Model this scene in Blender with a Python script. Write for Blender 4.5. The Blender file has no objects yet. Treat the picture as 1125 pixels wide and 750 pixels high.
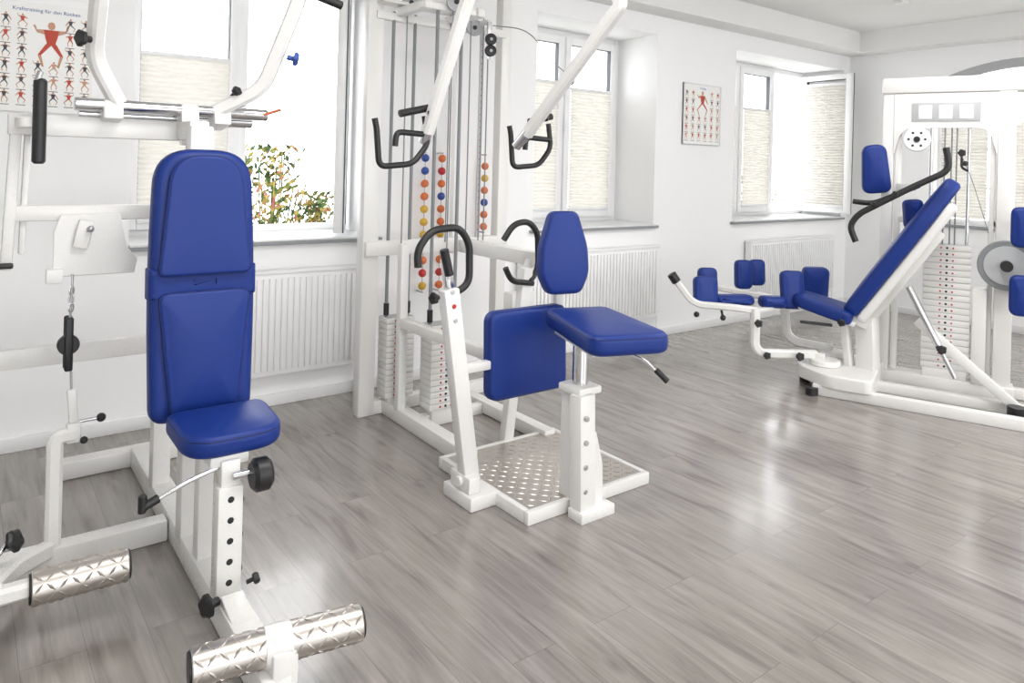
import bpy, bmesh, math, random
from mathutils import Vector, Matrix
random.seed(7)
V=Vector
sc=bpy.context.scene
COL=sc.collection

# ------------------------------------------------------------ materials
def new_mat(name):
    m=bpy.data.materials.new(name); m.use_nodes=True
    nt=m.node_tree; b=nt.nodes['Principled BSDF']
    return m,nt,b
def simple(name,col,rough=.5,metal=0.0,bump=0,bscale=200,spec=None):
    m,nt,b=new_mat(name)
    b.inputs['Base Color'].default_value=(*col,1)
    b.inputs['Roughness'].default_value=rough
    b.inputs['Metallic'].default_value=metal
    if spec is not None: b.inputs['Specular IOR Level'].default_value=spec
    n=nt.nodes.new('ShaderNodeTexNoise'); n.inputs['Scale'].default_value=bscale
    n.inputs['Detail'].default_value=3
    tc=nt.nodes.new('ShaderNodeTexCoord'); nt.links.new(tc.outputs['Object'],n.inputs['Vector'])
    mr=nt.nodes.new('ShaderNodeMapRange'); mr.inputs['To Min'].default_value=max(0,rough-.05); mr.inputs['To Max'].default_value=min(1,rough+.05)
    nt.links.new(n.outputs['Fac'],mr.inputs['Value']); nt.links.new(mr.outputs['Result'],b.inputs['Roughness'])
    if bump:
        bp=nt.nodes.new('ShaderNodeBump'); bp.inputs['Strength'].default_value=bump; bp.inputs['Distance'].default_value=.002
        nt.links.new(n.outputs['Fac'],bp.inputs['Height']); nt.links.new(bp.outputs['Normal'],b.inputs['Normal'])
    return m
M={}
M['paint']=simple('white_powder_coat',(.78,.77,.75),.28,0,.05,300)
M['blue']=simple('blue_vinyl',(.005,.028,.20),.46,0,.25,350,.35)
M['blue2']=simple('blue_strap',(.005,.027,.192),.5,0,.4,500,.3)
M['seam']=simple('dark_blue_piping',(.003,.012,.09),.5)
M['chrome']=simple('brushed_chrome',(.66,.66,.67),.16,1)
M['steel']=simple('galvanised_steel',(.50,.50,.51),.38,1)
M['black']=simple('black_rubber',(.010,.010,.011),.42,0,.15,300)
M['hole']=simple('dark_hole',(.02,.02,.02),.8)
M['wall']=simple('white_wall_plaster',(.92,.92,.92),.85,0,.12,60)
M['ceil']=simple('ceiling_plaster',(.83,.825,.81),.9,0,.08,60)
M['frame']=simple('window_pvc',(.86,.86,.86),.3)
M['seal']=simple('grey_gasket',(.08,.09,.10),.6)
M['sill']=simple('grey_stone_sill',(.28,.29,.30),.35,0,.1,80)
M['silltop']=simple('white_sill_top',(.78,.79,.80),.3)
M['rad']=simple('radiator_enamel',(.86,.86,.86),.3)
M['base']=simple('baseboard_white',(.83,.83,.83),.4)
M['red']=simple('red_plastic',(.50,.03,.03),.5)
M['yellow']=simple('yellow_plastic',(.68,.42,.05),.5)
M['orange']=simple('orange_plastic',(.68,.17,.05),.5)
M['ballblue']=simple('ball_blue',(.03,.08,.32),.5)
M['rust']=simple('orange_lever',(.55,.12,.04),.5)
M['grey']=simple('grey_plastic',(.22,.23,.24),.45)
M['lgrey']=simple('light_grey',(.45,.46,.47),.5)
M['paper']=simple('poster_paper',(.86,.86,.84),.35)
M['skin']=simple('poster_skin_ink',(.58,.31,.2),.6)
M['muscle']=simple('poster_red_ink',(.5,.06,.03),.6)
M['ink']=simple('poster_dark_ink',(.06,.06,.07),.6)
M['ground']=simple('outside_paving',(.7,.7,.68),.9)
M['plate']=simple('checker_plate_aluminium',(.54,.505,.47),.36,1,.1,90)

def mat_glass():
    m=bpy.data.materials.new('window_glass'); m.use_nodes=True; nt=m.node_tree; nt.nodes.clear()
    o=nt.nodes.new('ShaderNodeOutputMaterial'); mx=nt.nodes.new('ShaderNodeMixShader')
    t=nt.nodes.new('ShaderNodeBsdfTransparent'); g=nt.nodes.new('ShaderNodeBsdfGlossy'); g.inputs['Roughness'].default_value=.02
    mx.inputs[0].default_value=.07
    nt.links.new(t.outputs[0],mx.inputs[1]); nt.links.new(g.outputs[0],mx.inputs[2])
    nt.links.new(mx.outputs[0],o.inputs[0]); return m
M['glass']=mat_glass()

def mat_blind():
    m=bpy.data.materials.new('pleated_blind_fabric'); m.use_nodes=True; nt=m.node_tree; nt.nodes.clear()
    o=nt.nodes.new('ShaderNodeOutputMaterial'); mx=nt.nodes.new('ShaderNodeMixShader'); mx.inputs[0].default_value=.14
    d=nt.nodes.new('ShaderNodeBsdfDiffuse'); t=nt.nodes.new('ShaderNodeBsdfTranslucent')
    n=nt.nodes.new('ShaderNodeTexNoise'); n.inputs['Scale'].default_value=60
    cr=nt.nodes.new('ShaderNodeValToRGB'); cr.color_ramp.elements[0].color=(.74,.72,.67,1); cr.color_ramp.elements[1].color=(.82,.80,.76,1)
    nt.links.new(n.outputs['Fac'],cr.inputs['Fac'])
    nt.links.new(cr.outputs['Color'],d.inputs['Color']); nt.links.new(cr.outputs['Color'],t.inputs['Color'])
    nt.links.new(d.outputs[0],mx.inputs[1]); nt.links.new(t.outputs[0],mx.inputs[2]); nt.links.new(mx.outputs[0],o.inputs[0]); return m
M['blind']=mat_blind()

def mat_floor():
    m,nt,b=new_mat('grey_oak_vinyl_planks')
    N=nt.nodes; L=nt.links
    tc=N.new('ShaderNodeTexCoord')
    mp=N.new('ShaderNodeMapping'); mp.inputs['Rotation'].default_value=(0,0,math.radians(90))
    L.new(tc.outputs['Object'],mp.inputs['Vector'])
    br=N.new('ShaderNodeTexBrick'); br.offset=.37; br.offset_frequency=2
    br.inputs['Scale'].default_value=1; br.inputs['Brick Width'].default_value=1.22; br.inputs['Row Height'].default_value=.165
    br.inputs['Mortar Size'].default_value=.0009; br.inputs['Mortar Smooth'].default_value=.4
    br.inputs['Color1'].default_value=(0,0,0,1); br.inputs['Color2'].default_value=(1,1,1,1); br.inputs['Mortar'].default_value=(.5,.5,.5,1)
    L.new(mp.outputs[0],br.inputs['Vector'])
    addv=N.new('ShaderNodeVectorMath'); addv.operation='MULTIPLY_ADD'
    L.new(br.outputs['Color'],addv.inputs[0]); addv.inputs[1].default_value=(7,3,5); L.new(mp.outputs[0],addv.inputs[2])
    mg=N.new('ShaderNodeMapping'); mg.inputs['Scale'].default_value=(1.4,11,1)
    L.new(addv.outputs[0],mg.inputs['Vector'])
    n1=N.new('ShaderNodeTexNoise'); n1.inputs['Scale'].default_value=1.5; n1.inputs['Detail'].default_value=8; n1.inputs['Roughness'].default_value=.56; n1.inputs['Distortion'].default_value=.8
    L.new(mg.outputs[0],n1.inputs['Vector'])
    mg2=N.new('ShaderNodeMapping'); mg2.inputs['Scale'].default_value=(4,95,1); L.new(addv.outputs[0],mg2.inputs['Vector'])
    n2=N.new('ShaderNodeTexNoise'); n2.inputs['Scale'].default_value=1; n2.inputs['Detail'].default_value=4
    L.new(mg2.outputs[0],n2.inputs['Vector'])
    cr=N.new('ShaderNodeValToRGB'); e=cr.color_ramp.elements
    e[0].position=.25; e[0].color=(.140,.120,.104,1); e[1].position=.74; e[1].color=(.340,.314,.288,1)
    e2=cr.color_ramp.elements.new(.44); e2.color=(.245,.222,.201,1)
    L.new(n1.outputs['Fac'],cr.inputs['Fac'])
    g=N.new('ShaderNodeMapRange'); g.inputs['From Min'].default_value=.3; g.inputs['From Max'].default_value=.7; g.inputs['To Min'].default_value=.88; g.inputs['To Max'].default_value=1.05
    L.new(n2.outputs['Fac'],g.inputs['Value'])
    mk=N.new('ShaderNodeMapping'); mk.inputs['Scale'].default_value=(1.4,3.6,1); L.new(addv.outputs[0],mk.inputs['Vector'])
    vo=N.new('ShaderNodeTexVoronoi'); vo.inputs['Scale'].default_value=1.5; L.new(mk.outputs[0],vo.inputs['Vector'])
    kn=N.new('ShaderNodeMapRange'); kn.inputs['From Min'].default_value=.02; kn.inputs['From Max'].default_value=.12; kn.inputs['To Min'].default_value=.68; kn.inputs['To Max'].default_value=1
    L.new(vo.outputs['Distance'],kn.inputs['Value'])
    km=N.new('ShaderNodeMath'); km.operation='MULTIPLY'; L.new(g.outputs['Result'],km.inputs[0]); L.new(kn.outputs['Result'],km.inputs[1])
    mx=N.new('ShaderNodeMix'); mx.data_type='RGBA'; mx.blend_type='MULTIPLY'; mx.inputs['Factor'].default_value=1
    L.new(cr.outputs['Color'],mx.inputs['A']); L.new(km.outputs[0],mx.inputs['B'])
    cr3=N.new('ShaderNodeValToRGB'); cr3.color_ramp.elements[0].color=(.92,.92,.92,1); cr3.color_ramp.elements[1].color=(1.07,1.065,1.06,1)
    L.new(br.outputs['Color'],cr3.inputs['Fac'])
    mx2=N.new('ShaderNodeMix'); mx2.data_type='RGBA'; mx2.blend_type='MULTIPLY'; mx2.inputs['Factor'].default_value=1
    L.new(mx.outputs['Result'],mx2.inputs['A']); L.new(cr3.outputs['Color'],mx2.inputs['B'])
    mx3=N.new('ShaderNodeMix'); mx3.data_type='RGBA'; mx3.inputs['B'].default_value=(.13,.118,.105,1)
    L.new(br.outputs['Fac'],mx3.inputs['Factor']); L.new(mx2.outputs['Result'],mx3.inputs['A'])
    L.new(mx3.outputs['Result'],b.inputs['Base Color'])
    mr=N.new('ShaderNodeMapRange'); mr.inputs['To Min'].default_value=.18; mr.inputs['To Max'].default_value=.28
    L.new(n1.outputs['Fac'],mr.inputs['Value']); L.new(mr.outputs[0],b.inputs['Roughness'])
    b.inputs['Specular IOR Level'].default_value=.7
    b.inputs['Coat Weight'].default_value=.45; b.inputs['Coat Roughness'].default_value=.12
    bp=N.new('ShaderNodeBump'); bp.inputs['Strength'].default_value=.05; bp.inputs['Distance'].default_value=.003
    L.new(n1.outputs['Fac'],bp.inputs['Height']); L.new(bp.outputs[0],b.inputs['Normal'])
    return m
M['floor']=mat_floor()

def mat_leaf():
    m,nt,b=new_mat('garden_foliage'); N=nt.nodes; L=nt.links
    tc=N.new('ShaderNodeTexCoord'); n=N.new('ShaderNodeTexNoise'); n.inputs['Scale'].default_value=8; n.inputs['Detail'].default_value=3
    L.new(tc.outputs['Object'],n.inputs['Vector'])
    cr=N.new('ShaderNodeValToRGB'); e=cr.color_ramp.elements
    e[0].position=.38; e[0].color=(.02,.045,.015,1); e[1].position=.66; e[1].color=(.26,.07,.08,1)
    a=e.new(.47); a.color=(.07,.11,.03,1); a=e.new(.54); a.color=(.30,.25,.06,1)
    L.new(n.outputs['Fac'],cr.inputs['Fac']); L.new(cr.outputs[0],b.inputs['Base Color']); b.inputs['Roughness'].default_value=.7
    b.inputs['Specular IOR Level'].default_value=.2
    return m
M['leaf']=mat_leaf()

# ------------------------------------------------------------ mesh helpers
def finish(bm,name,mat,parent=None,smooth=True,ang=35):
    bmesh.ops.recalc_face_normals(bm,faces=bm.faces[:])
    for f in bm.faces: f.smooth=smooth
    if smooth:
        for e in bm.edges:
            if len(e.link_faces)==2 and e.calc_face_angle(0)>math.radians(ang): e.smooth=False
    me=bpy.data.meshes.new(name); bm.to_mesh(me); bm.free()
    if isinstance(mat,(list,tuple)):
        for q in mat: me.materials.append(M[q])
    else: me.materials.append(M[mat])
    o=bpy.data.objects.new(name,me); COL.objects.link(o)
    if parent: o.parent=parent
    return o
def empty(name,loc=(0,0,0)):
    e=bpy.data.objects.new(name,None); COL.objects.link(e); e.empty_display_size=.1
    return e
def add_box(bm,lo,hi,bev=0,mi=0):
    c=[(lo[i]+hi[i])/2 for i in range(3)]; s=[abs(hi[i]-lo[i]) for i in range(3)]
    r=bmesh.ops.create_cube(bm,size=1,matrix=Matrix.Translation(c)@Matrix.Diagonal((*s,1)))
    vs=r['verts']
    es=list({e for v in vs for e in v.link_edges})
    for f in {f for v in vs for f in v.link_faces}: f.material_index=mi
    if bev: bmesh.ops.bevel(bm,geom=es,offset=bev,segments=2,profile=.5,affect='EDGES')
def box(p,name,lo,hi,mat,bev=.004):
    bm=bmesh.new(); add_box(bm,lo,hi,bev); return finish(bm,name,mat,p)
def boxes(name,lst,mat,bev=0,p=None):
    bm=bmesh.new()
    for lo,hi in lst: add_box(bm,lo,hi,bev)
    return finish(bm,name,mat,p)
def frame_mat(p1,p2,up=V((0,0,1))):
    z=(V(p2)-V(p1)).normalized()
    u=V(up)
    if abs(z.dot(u))>.98: u=V((0,1,0))
    x=u.cross(z).normalized(); y=z.cross(x).normalized()
    m=Matrix((x,y,z)).transposed().to_4x4()
    return m
def add_beam(bm,p1,p2,w,h,bev=.007,up=V((0,0,1)),mi=0):
    p1=V(p1);p2=V(p2); m=frame_mat(p1,p2,up); l=(p2-p1).length
    m=Matrix.Translation((p1+p2)/2)@m@Matrix.Diagonal((w,h,l,1))
    r=bmesh.ops.create_cube(bm,size=1,matrix=m); vs=r['verts']
    for f in {f for v in vs for f in v.link_faces}: f.material_index=mi
    if bev:
        bmesh.ops.bevel(bm,geom=list({e for v in vs for e in v.link_edges}),offset=bev,segments=2,profile=.5,affect='EDGES')
def beam(p,name,p1,p2,w,h,mat='paint',bev=.007,up=V((0,0,1))):
    bm=bmesh.new(); add_beam(bm,p1,p2,w,h,bev,up); return finish(bm,name,mat,p)
def add_cyl(bm,p1,p2,r,r2=None,seg=24,bev=0):
    p1=V(p1);p2=V(p2); m=frame_mat(p1,p2); l=(p2-p1).length
    r2=r if r2 is None else r2
    prof=[(0,-l/2),(r-bev,-l/2),(r,-l/2+bev),(r2,l/2-bev),(r2-bev,l/2),(0,l/2)] if bev else [(0,-l/2),(r,-l/2),(r2,l/2),(0,l/2)]
    lathe_into(bm,prof,Matrix.Translation((p1+p2)/2)@m,seg)
def lathe_into(bm,prof,mat,seg=24,mod=None):
    rings=[]
    for (r,z) in prof:
        if r<=1e-6: rings.append([bm.verts.new(mat@V((0,0,z)))])
        else:
            ring=[]
            for i in range(seg):
                a=2*math.pi*i/seg; rr=r*(mod(a) if mod else 1)
                ring.append(bm.verts.new(mat@V((rr*math.cos(a),rr*math.sin(a),z))))
            rings.append(ring)
    for a,b in zip(rings,rings[1:]):
        for i in range(seg):
            j=(i+1)%seg
            if len(a)==1 and len(b)>1: bm.faces.new((a[0],b[i],b[j]))
            elif len(b)==1 and len(a)>1: bm.faces.new((a[i],a[j],b[0]))
            elif len(a)>1: bm.faces.new((a[i],a[j],b[j],b[i]))
def cyl(p,name,p1,p2,r,mat='chrome',r2=None,seg=24,bev=0.002):
    bm=bmesh.new(); add_cyl(bm,p1,p2,r,r2,seg,bev); return finish(bm,name,mat,p)
def fillet(pts,r,n=6):
    pts=[V(q) for q in pts]; out=[pts[0]]
    for i in range(1,len(pts)-1):
        a,b,c=pts[i-1],pts[i],pts[i+1]
        d1=(a-b); d2=(c-b); rr=min(r,d1.length*.48,d2.length*.48)
        s=b+d1.normalized()*rr; e=b+d2.normalized()*rr
        for k in range(n+1):
            t=k/n; out.append(s*(1-t)**2+b*2*t*(1-t)+e*t*t)
    out.append(pts[-1]); return out
def add_tube(bm,pts,r,seg=12,square=False,w=None,h=None):
    pts=[V(q) for q in pts]
    tang=[]
    for i in range(len(pts)):
        a=pts[max(0,i-1)]; b=pts[min(len(pts)-1,i+1)]
        tang.append((b-a).normalized())
    u=V((0,0,1)) if abs(tang[0].z)<.9 else V((0,1,0))
    x=u.cross(tang[0]).normalized(); rings=[]
    for i,(p,t) in enumerate(zip(pts,tang)):
        x=(x-t*x.dot(t)).normalized(); y=t.cross(x)
        if square:
            b=.22*min(w,h); W=w/2;H=h/2
            sec=[(W,-H+b),(W,H-b),(W-b,H),(-W+b,H),(-W,H-b),(-W,-H+b),(-W+b,-H),(W-b,-H)]
            ring=[bm.verts.new(p+x*a_+y*b_) for a_,b_ in sec]
        else:
            ring=[bm.verts.new(p+x*(r*math.cos(2*math.pi*k/seg))+y*(r*math.sin(2*math.pi*k/seg))) for k in range(seg)]
        rings.append(ring)
    n=len(rings[0])
    for a,b in zip(rings,rings[1:]):
        for i in range(n):
            j=(i+1)%n; bm.faces.new((a[i],a[j],b[j],b[i]))
    bm.faces.new(rings[0][::-1]); bm.faces.new(rings[-1])
def tube(p,name,pts,r,mat='paint',fil=.04,seg=14):
    bm=bmesh.new(); add_tube(bm,fillet(pts,fil) if fil else pts,r,seg); return finish(bm,name,mat,p,ang=50)
def sqtube(p,name,pts,w,h,mat='paint',fil=.04):
    bm=bmesh.new(); add_tube(bm,fillet(pts,fil) if fil else pts,0,square=True,w=w,h=h); return finish(bm,name,mat,p,ang=30)
def knob(p,name,pos,axis,r=.028,stem=.03,mat='black'):
    pos=V(pos); ax=V(axis).normalized(); m=Matrix.Translation(pos)@frame_mat((0,0,0),ax)
    bm=bmesh.new()
    lathe_into(bm,[(0,stem),(r*.8,stem),(r,stem+.004),(r,stem+.014),(r*.75,stem+.02),(0,stem+.02)],m,40,lambda a:1-.16*(.5+.5*math.cos(5*a)))
    lathe_into(bm,[(0,0),(r*.38,0),(r*.38,stem+.002),(0,stem+.002)],m,16)
    return finish(bm,name,mat,p)
def sphere(p,name,pos,r,mat='black',seg=16):
    bm=bmesh.new(); bmesh.ops.create_uvsphere(bm,u_segments=seg,v_segments=seg//2,radius=r,matrix=Matrix.Translation(pos)); return finish(bm,name,mat,p,ang=90)
def roundpoly(pts,r,n=7):
    out=[]; N=len(pts)
    for i in range(N):
        a=V(pts[i-1]);b=V(pts[i]);c=V(pts[(i+1)%N]); rr=r[i] if isinstance(r,(list,tuple)) else r
        d1=a-b;d2=c-b; rr=min(rr,d1.length*.49,d2.length*.49)
        s=b+d1.normalized()*rr; e=b+d2.normalized()*rr
        for k in range(n+1):
            t=k/n; out.append(s*(1-t)**2+b*2*t*(1-t)+e*t*t)
    res=[]
    for i in range(len(out)):
        a=out[i]; b=out[(i+1)%len(out)]; res.append(a); L=(b-a).length
        k=int(L/.05)
        for q in range(1,k+1): res.append(a.lerp(b,q/(k+1)))
    r2=[res[0]]
    for q in res[1:]:
        if (q-r2[-1]).length>1e-5: r2.append(q)
    return r2
def rrect(w,h,r,wt=None):
    wt=w if wt is None else wt
    return roundpoly([(-w/2,-h/2),(w/2,-h/2),(wt/2,h/2),(-wt/2,h/2)],r)
def basis(o,x,y):
    x=V(x).normalized(); y=V(y); y=(y-x*y.dot(x)).normalized(); z=x.cross(y)
    return Matrix.Translation(o)@Matrix((x,y,z)).transposed().to_4x4()
def cushion(p,name,outl,t,m,mat='blue',puff=.008,e=None,piping=True):
    n=len(outl); e=e or t*.32
    area=sum(outl[i].x*outl[(i+1)%n].y-outl[(i+1)%n].x*outl[i].y for i in range(n))
    sg=1 if area>0 else -1
    nor=[]
    for i in range(n):
        d=(outl[(i+1)%n]-outl[i-1]).normalized(); nor.append(V((d.y,-d.x))*sg)
    c=sum(outl,V((0,0)))/n
    bm=bmesh.new(); rings=[]
    def ring(ins,z,s=1):
        rings.append([bm.verts.new(m@V((*(c+(q-nn*ins-c)*s),z))) for q,nn in zip(outl,nor)])
    for s in (.35,.7,.9): ring(e,-t/2,s)
    K=6
    for k in range(K+1):
        a=-math.pi/2+math.pi/2*k/K; ring(e*(1-math.cos(a)),-t/2+e+e*math.sin(a))
    for k in range(K+1):
        a=math.pi/2*k/K; ring(e*(1-math.cos(a)),t/2-e+e*math.sin(a))
    for s in (.93,.82,.66,.45,.22): ring(e,t/2+puff*(1-s**3),s)
    for a,b in zip(rings,rings[1:]):
        for i in range(n):
            j=(i+1)%n; bm.faces.new((a[i],a[j],b[j],b[i]))
    bm.faces.new(rings[0][::-1]); bm.faces.new(rings[-1])
    o=finish(bm,name,mat,p,ang=80)
    if piping:
        bm=bmesh.new(); pp=[m@V((*(q+nn*.0002-nn*e*.12),t/2-e*.55)) for q,nn in zip(outl,nor)]
        add_tube(bm,pp+[pp[0]],.0020,6); finish(bm,name+'_piping','seam',p,ang=80)
    return o
def lozenges(bm,mapf,ulen,vlen,sp=.03,L=.024,W=.0075,H=.0016):
    nu=int(ulen/sp); nv=int(vlen/sp)
    for i in range(nu):
        for j in range(nv):
            cu=(i+.5)*ulen/nu; cv=(j+.5)*vlen/nv
            a=math.pi/4 if (i+j)%2 else -math.pi/4
            ca,sa=math.cos(a),math.sin(a)
            def q(x,y,h): return bm.verts.new(mapf(cu+x*ca-y*sa,cv+x*sa+y*ca,h))
            p=[q(-L/2,0,0),q(0,-W/2,0),q(L/2,0,0),q(0,W/2,0)]; t=[q(-L*.3,0,H),q(L*.3,0,H)]
            bm.faces.new((p[0],p[1],t[0])); bm.faces.new((p[1],t[1],t[0])); bm.faces.new((p[1],p[2],t[1]))
            bm.faces.new((p[2],p[3],t[1])); bm.faces.new((p[3],t[0],t[1])); bm.faces.new((p[3],p[0],t[0]))
def plate_roller(p,name,p1,p2,r):
    p1=V(p1);p2=V(p2);m=frame_mat(p1,p2);l=(p2-p1).length
    bm=bmesh.new(); add_cyl(bm,p1,p2,r,bev=.003,seg=32)
    mm=Matrix.Translation(p1)@m
    lozenges(bm,lambda u,v,h:mm@V(((r+h-.0003)*math.cos(v/r),(r+h-.0003)*math.sin(v/r),u)),l,2*math.pi*r,.031,.036,.010,.0028)
    finish(bm,name,'plate',p)
    for k,(a,b) in enumerate(((p1,p1-(p2-p1).normalized()*.006),(p2,p2+(p2-p1).normalized()*.006))):
        cyl(p,name+'_cap_%d'%k,a,b,r*.88,'black')

# ------------------------------------------------------------ ROOM
XL,XR,YB,YF=-2.2,8.0,4.27,-3.6
SZ,TOP=.95,2.62
R=[(.72,2.15),(3.45,4.79),(5.9,7.88)]
TH=.55
floor=boxes('floor',[((XL-.3,YF-.3,-.1),(XR+.35,YB+TH,0))],'floor')
b=[]; xs=[XL-.3]+[q for r in R for q in r]+[XR+.35]
for i in range(0,len(xs),2): b.append(((xs[i],YB,0),(xs[i+1],YB+TH,3.1)))
for a,c in R: b+= [((a,YB,0),(c,YB+TH,SZ)),((a,YB,TOP),(c,YB+TH,3.1))]
boxes('wall_back',b,'wall')
boxes('wall_left',[((XL-.3,YF,0),(XL,YB,3.1))],'wall')
boxes('wall_front',[((XL,YF-.3,0),(XR,YF,.6)),((XL,YF-.3,2.5),(XR,YF,3.1)),((XL,YF-.3,.6),(-1.5,YF,2.5)),((2.2,YF-.3,.6),(3.2,YF,2.5)),((7.2,YF-.3,.6),(XR,YF,2.5))],'wall')  # unseen wall behind the camera; wide openings added to let in fill light
def wall_right():
    bm=bmesh.new(); y0,y1=1.75,3.40; spring,crown=2.40,2.60
    add_box(bm,(XR,YF,0),(XR+.35,y0,3.1)); add_box(bm,(XR,y1,0),(XR+.35,YB,3.1)); add_box(bm,(XR,y0,0),(XR+.35,y1,SZ))
    n=20; arc=[]
    for i in range(n+1):
        t=i/n; arc.append((y0+(y1-y0)*t, spring+(crown-spring)*(1-(2*t-1)**2)))
    for (ya,za),(yb,zb) in zip(arc,arc[1:]):
        v=[bm.verts.new(q) for q in ((XR,ya,za),(XR,yb,zb),(XR,yb,3.1),(XR,ya,3.1),(XR+.35,ya,za),(XR+.35,yb,zb),(XR+.35,yb,3.1),(XR+.35,ya,3.1))]
        for f in ((0,1,2,3),(7,6,5,4),(0,4,5,1),(3,2,6,7)): bm.faces.new([v[k] for k in f])
    finish(bm,'wall_right','wall',smooth=False)
    w=empty('window_4')
    pts=[(XR+.02,a,z-.035) for a,z in arc]
    bm=bmesh.new(); add_tube(bm,pts,0,square=True,w=.07,h=.09); finish(bm,'arch_trim','lgrey',w,ang=50)
    X=XR+.2
    fr=[((X,y0,SZ),(X+.06,y0+.07,spring)),((X,y1-.07,SZ),(X+.06,y1,spring)),((X,y0,SZ),(X+.06,y1,SZ+.08)),((X,y0,spring-.1),(X+.06,y1,spring))]
    for k in (1,2):
        yy=y0+(y1-y0)*k/3; fr.append(((X,yy-.05,SZ),(X+.06,yy+.05,spring)))
    for zz in (1.35,1.75,2.05): fr.append(((X+.01,y0,zz-.012),(X+.04,y1,zz+.012)))
    boxes('frame_bars',fr,'frame',.004,w)
    bm=bmesh.new(); bm.faces.new([bm.verts.new(q) for q in ((X+.03,y0,SZ),(X+.03,y1,SZ),(X+.03,y1,crown),(X+.03,y0,crown))]); finish(bm,'glass_pane','glass',w,smooth=False)
    for k in range(3):
        ya=y0+.07+(y1-y0)*k/3; yb=y0-.05+(y1-y0)*(k+1)/3; bm=bmesh.new(); rows=[]; z=SZ+.09; i=0
        while z<2.02:
            x=X-.03+(.009 if i%2 else -.009); rows.append((bm.verts.new((x,ya,z)),bm.verts.new((x,yb,z)))); z+=.016; i+=1
        for a_,c_ in zip(rows,rows[1:]): bm.faces.new((a_[0],a_[1],c_[1],c_[0]))
        finish(bm,'pleated_blind_%d'%k,'blind',w,smooth=False)
    box(w,'sill_board',(XR-.03,y0-.03,SZ-.0),(XR+.2,y1+.03,SZ+.03),'sill')
wall_right()
boxes('ceiling',[((XL-.3,YF-.3,3.0),(XR+.35,YB+TH,3.15)),((XL,YB-.24,2.78),(XR,YB,3.0)),((XR-.25,YF,2.78),(XR,YB-.24,3.0)),((XL,YF,2.78),(XL+.25,YB-.24,3.0)),((XL+.25,YF,2.78),(XR-.25,YF+.25,3.0))],'ceil')
boxes('baseboard_back',[((XL,YB-.015,0),(XR,YB,.07))],'base',.003)
boxes('baseboard_right',[((XR-.015,YF,0),(XR,YB-.015,.07))],'base',.003)
boxes('baseboard_left',[((XL,YF,0),(XL+.015,YB-.015,.07))],'base',.003)

def pleats(p,name,x0,x1,z0,z1,y,step=.030,amp=.009,tf=None):
    bm=bmesh.new(); n=int((z1-z0)/step)*2; rows=[]
    for i in range(n+1):
        z=z0+(z1-z0)*i/n; yy=y+(amp if i%2 else -amp)
        a,b_=V((x0,yy,z)),V((x1,yy,z))
        if tf: a=tf@a; b_=tf@b_
        rows.append((bm.verts.new(a),bm.verts.new(b_)))
    for a,c in zip(rows,rows[1:]): bm.faces.new((a[0],a[1],c[1],c[0]))
    return finish(bm,name,'blind',p,smooth=False)
def sash(p,name,w,z0,z1,tf,blind=None,fw=.062):
    bm=bmesh.new()
    for lo,hi in (((0,-.03,z0),(fw,.03,z1)),((w-fw,-.03,z0),(w,.03,z1)),((fw,-.03,z0),(w-fw,.03,z0+fw)),((fw,-.03,z1-fw),(w-fw,.03,z1))): add_box(bm,lo,hi,.005)
    bm.transform(tf); finish(bm,name,'frame',p)
    bm=bmesh.new()
    for lo,hi in (((fw-.006,-.022,z0+fw-.006),(fw+.004,.022,z1-fw+.006)),((w-fw-.004,-.022,z0+fw-.006),(w-fw+.006,.022,z1-fw+.006)),((fw,-.022,z0+fw-.006),(w-fw,.022,z0+fw+.004)),((fw,-.022,z1-fw-.004),(w-fw,.022,z1-fw+.006)),
                  ((-.004,.026,z0),(.002,.034,z1)),((w-.002,.026,z0),(w+.004,.034,z1))): add_box(bm,lo,hi)
    bm.transform(tf); finish(bm,name+'_gasket','seal',p)
    bm=bmesh.new(); bm.faces.new([bm.verts.new(q) for q in ((fw,0,z0+fw),(w-fw,0,z0+fw),(w-fw,0,z1-fw),(fw,0,z1-fw))]); bm.transform(tf); finish(bm,name+'_glass','glass',p,smooth=False)
    if blind:
        pleats(p,name+'_pleated_blind',fw,w-fw,blind[0],blind[1],-.03,tf=tf)
        bm=bmesh.new(); add_box(bm,(fw,-.045,blind[1]),(w-fw,-.018,blind[1]+.022),.003); add_box(bm,(fw,-.045,blind[0]-.02),(w-fw,-.018,blind[0]),.003)
        bm.transform(tf); finish(bm,name+'_blind_rail','silltop',p)
T=Matrix.Translation
def outer_frame(p,x0,x1,y=4.74,z0=SZ+.02,z1=TOP,f=.055):
    boxes('outer_frame',[((x0,y,z0),(x0+f,y+.07,z1)),((x1-f,y,z0),(x1,y+.07,z1)),((x0+f,y,z0),(x1-f,y+.07,z0+f)),((x0+f,y,z1-f),(x1-f,y+.07,z1))],'frame',.004,p)
def sillboard(p,x0,x1):
    box(p,'sill_board',(x0-.03,YB-.04,SZ),(x1+.03,4.74,SZ+.022),'sill',.003)
    box(p,'sill_top_liner',(x0+.001,YB-.036,SZ+.022),(x1-.001,4.74,SZ+.034),'silltop',.002)
zb,zt=SZ+.07,TOP-.05
w1=empty('window_1'); outer_frame(w1,*R[0]); sillboard(w1,*R[0])
sash(w1,'sash_fixed',.63,zb,zt,T((.77,4.74,0)),(1.08,2.05))
a=math.radians(-115.5)
sash(w1,'sash_open',.63,zb,zt,T((2.10,4.70,0))@Matrix.Rotation(a,4,'Z'),None)
box(w1,'mullion',(1.395,4.735,zb),(1.455,4.80,zt),'frame')
w2=empty('window_2'); outer_frame(w2,*R[1]); sillboard(w2,*R[1])
sash(w2,'sash_a',.60,zb,zt,T((3.51,4.74,0)),(1.10,2.16)); sash(w2,'sash_b',.60,zb,zt,T((4.13,4.74,0)),(1.10,2.12))
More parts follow.
